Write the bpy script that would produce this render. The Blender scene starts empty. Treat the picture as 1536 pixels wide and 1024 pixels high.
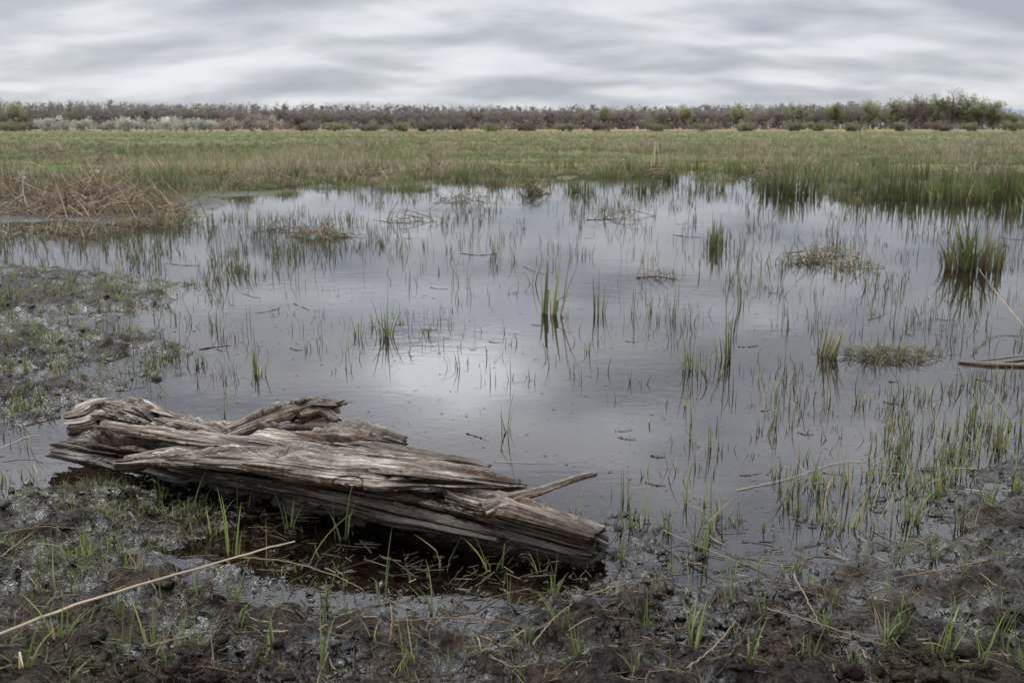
import bpy, math, numpy as np
from mathutils import Vector
rng=np.random.default_rng(11)
H=1.3; PITCH=math.radians(12.17); F=1493.0
CP,SP=math.cos(PITCH),math.sin(PITCH)
def G(u,v,z=0.0):
    u=np.asarray(u,float); v=np.asarray(v,float)
    a=(u-768)/F; b=(512-v)/F
    t=(z-H)/(-SP+b*CP)
    return a*t,(CP+b*SP)*t
def P(u,v,z=0.0):
    x,y=G(u,v,z); return np.array([float(x),float(y),z])
scene=bpy.context.scene; COL=scene.collection

# ---------------- noise ----------------
def _hash(ix,iy,iz,s):
    n=((ix*73856093)^(iy*19349663)^(iz*83492791)^(s*26544357))&0xffffffff
    n=((n^(n>>13))*1274126177)&0xffffffff
    n=((n^(n>>15))*1103515245)&0xffffffff
    n=n^(n>>16)
    return n/4294967295.0
def noise2(x,y,s=0):
    x=np.asarray(x,float)+1000; y=np.asarray(y,float)+1000
    ix=np.floor(x).astype(np.int64); iy=np.floor(y).astype(np.int64)
    fx=x-ix; fy=y-iy; fx=fx*fx*(3-2*fx); fy=fy*fy*(3-2*fy); z=np.zeros_like(ix)
    a=_hash(ix,iy,z,s); b=_hash(ix+1,iy,z,s); c=_hash(ix,iy+1,z,s); d=_hash(ix+1,iy+1,z,s)
    return ((a+(b-a)*fx)*(1-fy)+(c+(d-c)*fx)*fy)*2-1
def noise3(x,y,z,s=0):
    x,y,z=np.broadcast_arrays(np.asarray(x,float)+500,np.asarray(y,float)+500,np.asarray(z,float)+500)
    ix=np.floor(x).astype(np.int64); iy=np.floor(y).astype(np.int64); iz=np.floor(z).astype(np.int64)
    fx=x-ix; fy=y-iy; fz=z-iz
    fx=fx*fx*(3-2*fx); fy=fy*fy*(3-2*fy); fz=fz*fz*(3-2*fz)
    def L(k):
        a=_hash(ix,iy,iz+k,s); b=_hash(ix+1,iy,iz+k,s); c=_hash(ix,iy+1,iz+k,s); d=_hash(ix+1,iy+1,iz+k,s)
        return (a+(b-a)*fx)*(1-fy)+(c+(d-c)*fx)*fy
    l0=L(0); return (l0+(L(1)-l0)*fz)*2-1
def fbm2(x,y,o=4,s=0):
    r=0; a=1; t=0; f=1.0
    for i in range(o):
        c,d=math.cos(i*1.1+.4),math.sin(i*1.1+.4)
        r=r+a*noise2((x*c-y*d)*f,(x*d+y*c)*f,s+i*7); t+=a; a*=.5; f*=2.03
    return r/t

# ---------------- mesh helpers ----------------
def build_mesh(name,V,Fc,cols=None,mat=None,smooth=False,vec=None,cav=None):
    V=np.asarray(V,np.float32).reshape(-1,3)
    me=bpy.data.meshes.new(name)
    if not isinstance(Fc,list): Fc=[Fc]
    Fc=[np.asarray(f,np.int32) for f in Fc if len(f)]
    me.vertices.add(len(V)); me.vertices.foreach_set("co",V.ravel())
    nl=sum(f.size for f in Fc); npoly=sum(len(f) for f in Fc)
    me.loops.add(nl); me.polygons.add(npoly)
    me.loops.foreach_set("vertex_index",np.concatenate([f.ravel() for f in Fc]))
    sizes=np.concatenate([np.full(len(f),f.shape[1],np.int32) for f in Fc])
    st=np.concatenate([[0],np.cumsum(sizes)[:-1]]).astype(np.int32)
    me.polygons.foreach_set("loop_start",st)
    me.polygons.foreach_set("use_smooth",np.full(npoly,smooth))
    me.update(calc_edges=True)
    if cols is not None:
        c=np.ones((len(V),4),np.float32); c[:,:3]=cols
        at=me.color_attributes.new("Col",'FLOAT_COLOR','POINT'); at.data.foreach_set("color",c.ravel())
    if vec is not None:
        at=me.attributes.new("grain",'FLOAT_VECTOR','POINT'); at.data.foreach_set("vector",np.asarray(vec,np.float32).ravel())
    if cav is not None:
        at=me.attributes.new("cav",'FLOAT','POINT'); at.data.foreach_set("value",np.asarray(cav,np.float32).ravel())
    if mat: me.materials.append(mat)
    me.validate(); return me
def add(name,me,label=None,category=None,kind=None,group=None,parent=None,loc=(0,0,0)):
    ob=bpy.data.objects.new(name,me); COL.objects.link(ob); ob.location=loc
    if label: ob["label"]=label
    if category: ob["category"]=category
    if kind: ob["kind"]=kind
    if group: ob["group"]=group
    if parent: ob.parent=parent
    return ob

# ---------------- materials ----------------
def newmat(name):
    m=bpy.data.materials.new(name); m.use_nodes=True; nt=m.node_tree; nt.nodes.clear()
    return m,nt,nt.nodes,nt.links
def N(nodes,t,**k):
    n=nodes.new(t)
    for a,b in k.items():
        if a in n.inputs.keys(): n.inputs[a].default_value=b
        else: setattr(n,a,b)
    return n
def ramp(nodes,stops,interp='LINEAR'):
    r=nodes.new('ShaderNodeValToRGB'); r.color_ramp.interpolation=interp
    el=r.color_ramp.elements
    while len(el)<len(stops): el.new(.5)
    for e,(p,c) in zip(el,stops):
        e.position=p; e.color=(c if len(c)==4 else (*c,1))
    return r
def mathn(nodes,links,op,a,b=None,c=None,clamp=False):
    n=nodes.new('ShaderNodeMath'); n.operation=op; n.use_clamp=clamp
    for i,v in enumerate((a,b,c)):
        if v is None: continue
        if isinstance(v,(int,float)): n.inputs[i].default_value=v
        else: links.new(v,n.inputs[i])
    return n.outputs[0]
def mixc(nodes,links,f,a,b):
    n=nodes.new('ShaderNodeMix'); n.data_type='RGBA'
    for i,v in ((0,f),(6,a),(7,b)):
        if isinstance(v,(int,float)): n.inputs[i].default_value=v
        elif isinstance(v,tuple): n.inputs[i].default_value=(*v,1)
        else: links.new(v,n.inputs[i])
    return n.outputs[2]
def maprange(nodes,links,v,a,b,c=0.,d=1.):
    n=nodes.new('ShaderNodeMapRange'); links.new(v,n.inputs[0])
    for i,k in enumerate((a,b,c,d)): n.inputs[i+1].default_value=k
    return n.outputs[0]

def foliage_mat(name,trans=.3,rough=.55):
    m,nt,nd,lk=newmat(name)
    out=N(nd,'ShaderNodeOutputMaterial'); at=N(nd,'ShaderNodeAttribute',attribute_name='Col')
    oi=N(nd,'ShaderNodeObjectInfo'); hs=N(nd,'ShaderNodeHueSaturation')
    lk.new(at.outputs['Color'],hs.inputs['Color'])
    lk.new(maprange(nd,lk,oi.outputs['Random'],0,1,.8,1.2),hs.inputs['Value'])
    p=N(nd,'ShaderNodeBsdfPrincipled',Roughness=rough); lk.new(hs.outputs[0],p.inputs['Base Color'])
    p.inputs['Specular IOR Level'].default_value=.25
    t=N(nd,'ShaderNodeBsdfTranslucent'); lk.new(hs.outputs[0],t.inputs['Color'])
    mx=N(nd,'ShaderNodeMixShader'); mx.inputs[0].default_value=trans
    lk.new(p.outputs[0],mx.inputs[1]); lk.new(t.outputs[0],mx.inputs[2]); lk.new(mx.outputs[0],out.inputs[0])
    return m
GRASS=foliage_mat('grass_blade',.3); STRAW=foliage_mat('dry_reed',.15,.6); LEAF=foliage_mat('tree_foliage',.48,.9)

def mud_mat():
    m,nt,nd,lk=newmat('wet_mud')
    out=N(nd,'ShaderNodeOutputMaterial'); geo=N(nd,'ShaderNodeNewGeometry'); sep=N(nd,'ShaderNodeSeparateXYZ')
    pos=geo.outputs['Position']; lk.new(pos,sep.inputs[0])
    n1=N(nd,'ShaderNodeTexNoise',Scale=8.,Detail=8.,Roughness=.62); lk.new(pos,n1.inputs['Vector'])
    n2=N(nd,'ShaderNodeTexNoise',Scale=24.,Detail=4.,Roughness=.5); lk.new(pos,n2.inputs['Vector'])
    n3=N(nd,'ShaderNodeTexNoise',Scale=1.1,Detail=5.); lk.new(pos,n3.inputs['Vector'])
    n5=N(nd,'ShaderNodeTexNoise',Scale=130.,Detail=3.,Roughness=.6); lk.new(pos,n5.inputs['Vector'])
    r1=ramp(nd,[(.32,(.003,.0021,.0015)),(.50,(.010,.0068,.0048)),(.70,(.036,.0245,.017))]); lk.new(n1.outputs[0],r1.inputs[0])
    r2=ramp(nd,[(.34,(.35,.35,.35)),(.66,(1.6,1.5,1.4))]); lk.new(n5.outputs[0],r2.inputs[0])
    mul=nd.new('ShaderNodeMix'); mul.data_type='RGBA'; mul.blend_type='MULTIPLY'; mul.inputs[0].default_value=1
    lk.new(r1.outputs[0],mul.inputs[6]); lk.new(r2.outputs[0],mul.inputs[7])
    moss=maprange(nd,lk,n3.outputs[0],.50,.64,0,.35)
    moss=mathn(nd,lk,'MULTIPLY',moss,maprange(nd,lk,n2.outputs[0],.42,.6,0,1))
    c=mixc(nd,lk,moss,mul.outputs[2],(.036,.036,.011))
    c=mixc(nd,lk,maprange(nd,lk,sep.outputs[2],-.004,-.02,0,.8),c,mixc(nd,lk,n1.outputs[0],(.032,.021,.012),(.11,.076,.044)))
    far=maprange(nd,lk,sep.outputs[1],14,30)
    n4=N(nd,'ShaderNodeTexNoise',Scale=.05,Detail=6.); mp=N(nd,'ShaderNodeMapping'); mp.inputs['Scale'].default_value=(.35,1,1)
    lk.new(pos,mp.inputs[0]); lk.new(mp.outputs[0],n4.inputs['Vector'])
    r4=ramp(nd,[(.35,(.085,.11,.045)),(.5,(.12,.14,.066)),(.65,(.22,.18,.11))]); lk.new(n4.outputs[0],r4.inputs[0])
    c=mixc(nd,lk,far,c,r4.outputs[0])
    far2=maprange(nd,lk,sep.outputs[1],190,330)
    c=mixc(nd,lk,far2,c,(.24,.19,.125))
    p=N(nd,'ShaderNodeBsdfPrincipled'); lk.new(c,p.inputs['Base Color'])
    wz=mathn(nd,lk,'ADD',sep.outputs[2],mathn(nd,lk,'MULTIPLY',mathn(nd,lk,'SUBTRACT',n1.outputs[0],.5),.26))
    dry=maprange(nd,lk,wz,.0,.05,0,1)
    rr=mathn(nd,lk,'ADD',mathn(nd,lk,'MULTIPLY',dry,.20),.08)
    rr=mathn(nd,lk,'MAXIMUM',rr,maprange(nd,lk,sep.outputs[1],12,25,.08,.95)); lk.new(rr,p.inputs['Roughness'])
    sp=mathn(nd,lk,'MULTIPLY',maprange(nd,lk,dry,0,1,.60,.075),maprange(nd,lk,sep.outputs[1],12,25,1,.0)); lk.new(sp,p.inputs['Specular IOR Level'])
    b1=N(nd,'ShaderNodeBump',Strength=1.,Distance=.034); lk.new(n2.outputs[0],b1.inputs['Height'])
    b2=N(nd,'ShaderNodeBump',Strength=.6,Distance=.003); lk.new(n5.outputs[0],b2.inputs['Height']); lk.new(b1.outputs[0],b2.inputs['Normal'])
    lk.new(b2.outputs[0],p.inputs['Normal']); lk.new(p.outputs[0],out.inputs[0]); return m
def water_mat():
    m,nt,nd,lk=newmat('pond_water')
    out=N(nd,'ShaderNodeOutputMaterial'); geo=N(nd,'ShaderNodeNewGeometry')
    mp=N(nd,'ShaderNodeMapping'); mp.inputs['Scale'].default_value=(.55,1.,1.); mp.inputs['Rotation'].default_value=(0,0,.3)
    lk.new(geo.outputs['Position'],mp.inputs[0])
    n1=N(nd,'ShaderNodeTexNoise',Scale=9.,Detail=4.,Roughness=.55,Distortion=.4); lk.new(mp.outputs[0],n1.inputs['Vector'])
    n2=N(nd,'ShaderNodeTexNoise',Scale=1.1,Detail=2.); lk.new(mp.outputs[0],n2.inputs['Vector'])
    amp=maprange(nd,lk,n2.outputs[0],.35,.7,.10,1.)
    h=mathn(nd,lk,'MULTIPLY',n1.outputs[0],amp)
    b=N(nd,'ShaderNodeBump',Strength=1.,Distance=.0015); lk.new(h,b.inputs['Height'])
    fr=N(nd,'ShaderNodeFresnel',IOR=1.48); lk.new(b.outputs[0],fr.inputs['Normal'])
    gl=N(nd,'ShaderNodeBsdfGlossy',Roughness=.010); gl.inputs['Color'].default_value=(.96,.97,1,1); lk.new(b.outputs[0],gl.inputs['Normal'])
    tr=N(nd,'ShaderNodeBsdfTransparent'); tr.inputs['Color'].default_value=(.50,.44,.38,1)
    mx=N(nd,'ShaderNodeMixShader'); lk.new(fr.outputs[0],mx.inputs[0]); lk.new(tr.outputs[0],mx.inputs[1]); lk.new(gl.outputs[0],mx.inputs[2])
    lk.new(mx.outputs[0],out.inputs[0]); return m
def wood_mat(name,pale=1.,dark=0.,bias=0.):
    m,nt,nd,lk=newmat(name)
    out=N(nd,'ShaderNodeOutputMaterial'); at=N(nd,'ShaderNodeAttribute',attribute_name='grain'); cv=N(nd,'ShaderNodeAttribute',attribute_name='cav')
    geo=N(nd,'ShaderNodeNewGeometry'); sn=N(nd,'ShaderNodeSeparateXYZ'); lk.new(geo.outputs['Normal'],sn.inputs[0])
    spz=N(nd,'ShaderNodeSeparateXYZ'); lk.new(geo.outputs['Position'],spz.inputs[0])
    def streak(sc,al,det):
        mp=N(nd,'ShaderNodeMapping'); mp.inputs['Scale'].default_value=(al,sc,sc); lk.new(at.outputs['Vector'],mp.inputs[0])
        n=N(nd,'ShaderNodeTexNoise',Scale=1.,Detail=det,Roughness=.62,Distortion=.12); lk.new(mp.outputs[0],n.inputs['Vector']); return n.outputs[0]
    fine=streak(230,7.,5.); mid=streak(60,4.,6.); big=streak(11,3.6,5.)
    iso=N(nd,'ShaderNodeTexNoise',Scale=55.,Detail=6.,Roughness=.7); lk.new(geo.outputs['Position'],iso.inputs['Vector'])
    v=mathn(nd,lk,'ADD',mathn(nd,lk,'MULTIPLY',fine,.45),mathn(nd,lk,'ADD',mathn(nd,lk,'MULTIPLY',mid,.40),mathn(nd,lk,'MULTIPLY',iso.outputs[0],.15)))
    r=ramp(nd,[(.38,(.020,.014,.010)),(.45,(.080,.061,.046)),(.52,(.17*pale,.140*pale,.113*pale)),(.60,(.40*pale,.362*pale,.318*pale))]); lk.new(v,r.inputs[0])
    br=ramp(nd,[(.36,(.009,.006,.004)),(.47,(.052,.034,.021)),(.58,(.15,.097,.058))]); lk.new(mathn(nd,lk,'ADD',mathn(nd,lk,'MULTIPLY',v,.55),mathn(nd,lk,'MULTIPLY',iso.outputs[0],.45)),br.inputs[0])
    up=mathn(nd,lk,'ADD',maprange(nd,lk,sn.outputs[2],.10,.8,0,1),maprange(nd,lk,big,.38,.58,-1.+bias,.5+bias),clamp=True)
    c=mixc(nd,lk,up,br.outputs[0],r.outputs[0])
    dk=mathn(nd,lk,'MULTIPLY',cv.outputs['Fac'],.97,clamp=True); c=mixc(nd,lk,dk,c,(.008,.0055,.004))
    wz=mathn(nd,lk,'ADD',spz.outputs[2],mathn(nd,lk,'MULTIPLY',mathn(nd,lk,'SUBTRACT',big,.5),.22))
    wet=maprange(nd,lk,wz,.06,.145,.92,dark); c=mixc(nd,lk,wet,c,(.014,.0095,.0065))
    p=N(nd,'ShaderNodeBsdfPrincipled'); lk.new(c,p.inputs['Base Color']); lk.new(maprange(nd,lk,wet,0,.85,.8,.26),p.inputs['Roughness'])
    p.inputs['Specular IOR Level'].default_value=.3
    b0=N(nd,'ShaderNodeBump',Strength=.7,Distance=.008); lk.new(iso.outputs[0],b0.inputs['Height'])
    b1=N(nd,'ShaderNodeBump',Strength=1.,Distance=.009); lk.new(mid,b1.inputs['Height']); lk.new(b0.outputs[0],b1.inputs['Normal'])
    b2=N(nd,'ShaderNodeBump',Strength=1.,Distance=.003); lk.new(fine,b2.inputs['Height']); lk.new(b1.outputs[0],b2.inputs['Normal'])
    lk.new(b2.outputs[0],p.inputs['Normal']); lk.new(p.outputs[0],out.inputs[0]); return m
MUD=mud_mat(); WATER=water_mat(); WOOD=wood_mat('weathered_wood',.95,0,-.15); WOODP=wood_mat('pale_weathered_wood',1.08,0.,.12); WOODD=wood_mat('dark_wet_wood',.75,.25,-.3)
m,nt,nd,lk=newmat('bark'); _o=N(nd,'ShaderNodeOutputMaterial'); _n=N(nd,'ShaderNodeTexNoise',Scale=3.); _r=ramp(nd,[(.3,(.05,.04,.035)),(.7,(.12,.1,.085))]); _p=N(nd,'ShaderNodeBsdfPrincipled',Roughness=.9)
lk.new(_n.outputs[0],_r.inputs[0]); lk.new(_r.outputs[0],_p.inputs[0]); lk.new(_p.outputs[0],_o.inputs[0]); BARK=m

# ---------------- terrain ----------------
pond_px=[(-400,396),(-150,398),(0,401),(120,408),(250,422),(318,440),(265,465),(175,482),(130,500),(190,522),(205,545),(150,580),(95,605),(20,622),(-60,632),(-400,650),
(-400,752),(-60,748),(40,740),(120,732),(225,722),(330,752),(440,795),(480,840),(590,872),(710,874),(800,860),(900,852),(960,838),(1060,828),(1200,836),(1290,818),(1380,792),(1430,752),(1490,714),(1560,696),(1800,680),(2300,645),
(2600,420),(2200,290),(1800,262),(1560,254),(1400,250),(1200,248),(1000,252),(860,256),(700,258),(520,260),(400,260),(300,268),(245,285),(265,320),(180,338),(60,332),(-400,326)]
PX,PY=G([p[0] for p in pond_px],[p[1] for p in pond_px])
def pond_sd(x,y):
    x=np.asarray(x,float); y=np.asarray(y,float)
    d=np.full(x.shape,1e9); ins=np.zeros(x.shape,bool); n=len(PX)
    for i in range(n):
        ax,ay,bx,by=PX[i],PY[i],PX[(i+1)%n],PY[(i+1)%n]
        ex,ey=bx-ax,by-ay; wx,wy=x-ax,y-ay
        t=np.clip((wx*ex+wy*ey)/(ex*ex+ey*ey),0,1)
        d=np.minimum(d,(wx-ex*t)**2+(wy-ey*t)**2)
        c=((ay<=y)&(by>y))|((by<=y)&(ay>y))
        with np.errstate(divide='ignore',invalid='ignore'):
            ins^=c&(x<ax+(y-ay)*ex/(ey if ey!=0 else 1e-9))
    d=np.sqrt(d); return np.where(ins,-d,d)
def channels(x,y):
    r=np.hypot(x,y); c=np.abs(fbm2(x*.07+3,y*.16,3,141)); return np.clip((r-17)/4,0,1)*np.clip((64-r)/14,0,1)*(c<.125)
def sdn(x,y):
    r=np.hypot(x,y); nf=np.clip((r-13)/10,0,1)
    s=pond_sd(x,y)
    lf=np.clip((-x-1.2)/1.,0,1)*np.clip((y-4.6)/1.,0,1)
    s=s+((.20+.40*lf)*fbm2(x*2.4,y*2.4,4,3)-.03)*(1-nf)+nf*(10.*fbm2(x*.16,y*.12,3,5)+2.4*fbm2(x*.8,y*.5,2,15)-1.)
    ch=channels(x,y); return np.where(ch>.5,np.minimum(s,-.6),s)
pools=[(600,832,.62,.24,.075),(470,800,.3,.15,.04),(1180,850,.18,.10,.04),(240,770,.14,.07,.04),(820,1000,.10,.06,.04),(240,985,.08,.05,.04),(1420,850,.2,.1,.035),(1330,800,.2,.1,.03),(60,560,.4,.2,.05),(40,480,.5,.3,.05),(530,1010,.08,.05,.04),(985,905,.12,.06,.04),(390,905,.13,.06,.04),(1250,960,.13,.06,.04),(1480,925,.15,.06,.04),(700,940,.10,.05,.04),(40,690,.5,.25,.05),(1080,850,.2,.08,.03),(160,830,.15,.07,.04),(60,900,.12,.06,.04),(1060,975,.10,.05,.04)]
pools=[(*[float(q_) for q_ in G(a,b)],c,d,e) for a,b,c,d,e in pools]
def hgt(x,y):
    x=np.asarray(x,float); y=np.asarray(y,float); r=np.hypot(x,y)
    s=sdn(x,y)
    h=np.where(s>0,.046*(1-np.exp(-s/.30))+.010*np.minimum(s,2),np.maximum(-.16,s*.15))
    near=np.clip(1-(r-7)/9,0,1)
    shore=np.clip(1-np.maximum(0,-s-.06)/.4,0.08,1)
    rel=.026*fbm2(x*4.,y*4.,2,11)+.034*fbm2(x*9,y*9,3,21)
    cl=fbm2(x*7+3,y*7,3,31); rel=rel+.06*np.clip(cl-.10,0,.3)-.07*np.clip(-cl-.14,0,.3)
    rg=1-np.abs(fbm2(x*15,y*15,2,41))*2.0; rel=rel+.014*(rg-.4)
    rel=rel+.006*fbm2(x*38,y*38,2,51)
    for (px_,py_,ax,ay,dp) in pools: h=h-dp*np.exp(-(((x-px_)/ax)**2+((y-py_)/ay)**2))
    h=h+rel*near*shore
    h=h+np.clip((r-62)/60,0,1)*.12
    return h
ang=np.concatenate([np.linspace(-180,-48,40)[:-1],np.linspace(-48,-33,60)[:-1],np.linspace(-33,33,860)[:-1],np.linspace(33,48,60)[:-1],np.linspace(48,180,40)[:-1]])
rr=[.05,.4,.8,1.2,1.5]; r=1.5
while r<2500:
    r*=1+(.0024 if r<5 else .004 if r<11 else .012 if r<60 else .05); rr.append(r)
rr=np.array(rr); A,R=np.meshgrid(np.radians(ang),rr)
X=R*np.sin(A); Y=R*np.cos(A); Z=hgt(X,Y)
nr,na=X.shape; idx=np.arange(nr*na).reshape(nr,na)
q=np.stack([idx[:-1],np.roll(idx,-1,1)[:-1],np.roll(idx,-1,1)[1:],idx[1:]],-1).reshape(-1,4)[:,::-1]
cap=idx[0].reshape(1,-1)
add('ground',build_mesh('ground',np.stack([X,Y,Z],-1),[q,cap[:, ::-1]],mat=MUD,smooth=True),kind='structure',label='wet black mud bank running into grassy marsh',category='ground')
t=np.linspace(0,2*np.pi,97)[:-1]
wv=np.stack([110*np.cos(t),20+110*np.sin(t),0*t],-1)
add('water',build_mesh('water',wv,[np.arange(96).reshape(1,-1)],mat=WATER),kind='structure',label='still shallow grey pond water reflecting clouds',category='water')

# ---------------- blades ----------------
def blades(base,h,lean,az,w,col,segs=4,kink=None,basecol=None):
    base=np.asarray(base,float); n=len(base); fac=az+np.pi/2+rng.uniform(-.9,.9,n)
    T=np.linspace(0,1,segs+1); V=np.zeros((n,segs+1,2,3)); C=np.zeros((n,segs+1,2,3))
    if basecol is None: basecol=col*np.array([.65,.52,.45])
    for i,t in enumerate(T):
        off=lean*h*(.25*t+.75*t*t); z=h*t*(1-.35*np.clip(lean,0,1.3)*t)
        if kink is not None:
            k=np.maximum(0,t-.5)*2*kink; off=off+k*h*.5; z=z-k*h*.55
        cx=base[:,0]+np.cos(az)*off; cy=base[:,1]+np.sin(az)*off; cz=base[:,2]+z
        hw=w*.5*max(.04,(1-t)**.55)*(0.75+.5*min(1,t*3) if t<.34 else 1.1)
        for k2,sg in enumerate((-1,1)):
            V[:,i,k2,0]=cx+sg*hw*np.cos(fac); V[:,i,k2,1]=cy+sg*hw*np.sin(fac); V[:,i,k2,2]=cz
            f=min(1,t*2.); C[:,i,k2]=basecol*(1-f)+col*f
    b=(np.arange(n)*(segs+1)*2)[:,None]; fs=[]
    for i in range(segs): fs.append(b+np.array([[2*i,2*i+1,2*i+3,2*i+2]]))
    return V.reshape(-1,3),np.concatenate(fs).reshape(-1,4),C.reshape(-1,3)
GREENS=np.array([[.13,.172,.048],[.165,.205,.060],[.10,.130,.045],[.21,.23,.080],[.075,.10,.040]])
DRYS=np.array([[.36,.275,.17],[.28,.205,.125],[.45,.365,.245],[.18,.13,.08]])
def gcol(n,dry=.12,mul=1.):
    c=GREENS[rng.integers(0,5,n)]*rng.uniform(.75,1.2,(n,1))
    d=rng.random(n)<dry; c[d]=DRYS[rng.integers(0,4,d.sum())]*rng.uniform(.6,1.0,(d.sum(),1))
    return c*mul
def merge(parts):
    V=[];Fs=[];C=[];o=0
    for v,f,c in parts:
        V.append(v);Fs.append(f+o);C.append(c);o+=len(v)
    return np.concatenate(V),np.concatenate(Fs),np.concatenate(C)
def tube(pts,rad,n=6,col=None):
    pts=np.asarray(pts,float); K=len(pts); rad=np.broadcast_to(rad,(K,)).astype(float)
    T=np.gradient(pts,axis=0); T/=np.linalg.norm(T,axis=1)[:,None]+1e-9
    ref=np.where(np.abs(T[:,2:3])>.9,[[1.,0,0]],[[0,0,1.]]); S=np.cross(T,ref); S/=np.linalg.norm(S,axis=1)[:,None]; U=np.cross(S,T)
    th=np.linspace(0,2*np.pi,n,endpoint=False)
    V=pts[:,None]+rad[:,None,None]*(np.cos(th)[None,:,None]*S[:,None]+np.sin(th)[None,:,None]*U[:,None])
    i=np.arange(K*n).reshape(K,n); q=np.stack([i[:-1],np.roll(i,-1,1)[:-1],np.roll(i,-1,1)[1:],i[1:]],-1).reshape(-1,4)
    c=np.tile(np.asarray(col if col is not None else (.3,.23,.15),float),(K*n,1))*rng.uniform(.8,1.15,(K,1)).repeat(n,0)
    return V.reshape(-1,3),q,c
def catmull(p,n):
    p=np.asarray(p,float); k=len(p); pp=np.vstack([2*p[0]-p[1],p,2*p[-1]-p[-2]])
    t=np.linspace(0,k-1-1e-9,n); i=np.floor(t).astype(int); f=(t-i)[:,None]
    a,b,c,d=pp[i],pp[i+1],pp[i+2],pp[i+3]
    return .5*(2*b+(c-a)*f+(2*a-5*b+4*c-d)*f**2+(3*b-a-3*c+d)*f**3)

def tuft_mesh(nb,rad,lean,wid,dry=.12,kinkp=.15,lo=.35,mat=GRASS,segs=6):
    a=rng.uniform(0,2*np.pi,nb); r=rad*np.sqrt(rng.random(nb)); base=np.stack([r*np.cos(a),r*np.sin(a),np.full(nb,-.1)],-1)
    h=rng.uniform(lo,1.0,nb); h[0]=1.12; az=a+rng.normal(0,.8,nb)
    kink=np.where(rng.random(nb)<kinkp,rng.uniform(.3,1.,nb),0)
    v,f,c=blades(base,h+.1,rng.uniform(.03,1,nb)*lean,az,wid*rng.uniform(.6,1.2,nb),gcol(nb,dry),segs,kink)
    return build_mesh('grass_tuft',v,f,c,mat)
SHOOT=[tuft_mesh(rng.integers(1,5),.09,.5,.034,.10,.25) for _ in range(24)]
TUFT=[tuft_mesh(rng.integers(6,14),.13,.70,.040,.08,.2,.25) for _ in range(24)]
UPT=[tuft_mesh(rng.integers(9,16),.15,.30,.032,.10,.1,.2) for _ in range(8)]
DENSE=[tuft_mesh(50,.18,.55,.026,.35,.15,.2) for _ in range(5)]
THIN=[tuft_mesh(rng.integers(3,7),.12,.38,.030,.07,.15,.3) for _ in range(12)]
def place(name,me,u,v,hp,label,cat,group,sx=1.):
    x,y=G(u,v); x=float(x); y=float(y); z=float(hgt(np.array([x]),np.array([y]))[0])
    if z>0: x,y=[float(t_) for t_ in G(u,v,z)]; z=float(hgt(np.array([x]),np.array([y]))[0])
    d=math.sqrt(x*x+y*y+H*H); hm=hp/F*d/math.cos(.2)
    ob=add(name,me,label,cat,group=group,loc=(x,y,max(z,-.02)))
    s=hm; ob.scale=(s*sx,s*sx,s); ob.rotation_euler=(rng.normal(0,.07),rng.normal(0,.07),rng.uniform(0,6.28)); return ob
WL='green marsh grass tuft standing in shallow still water'; ML='green grass tuft growing from wet black mud'
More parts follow.
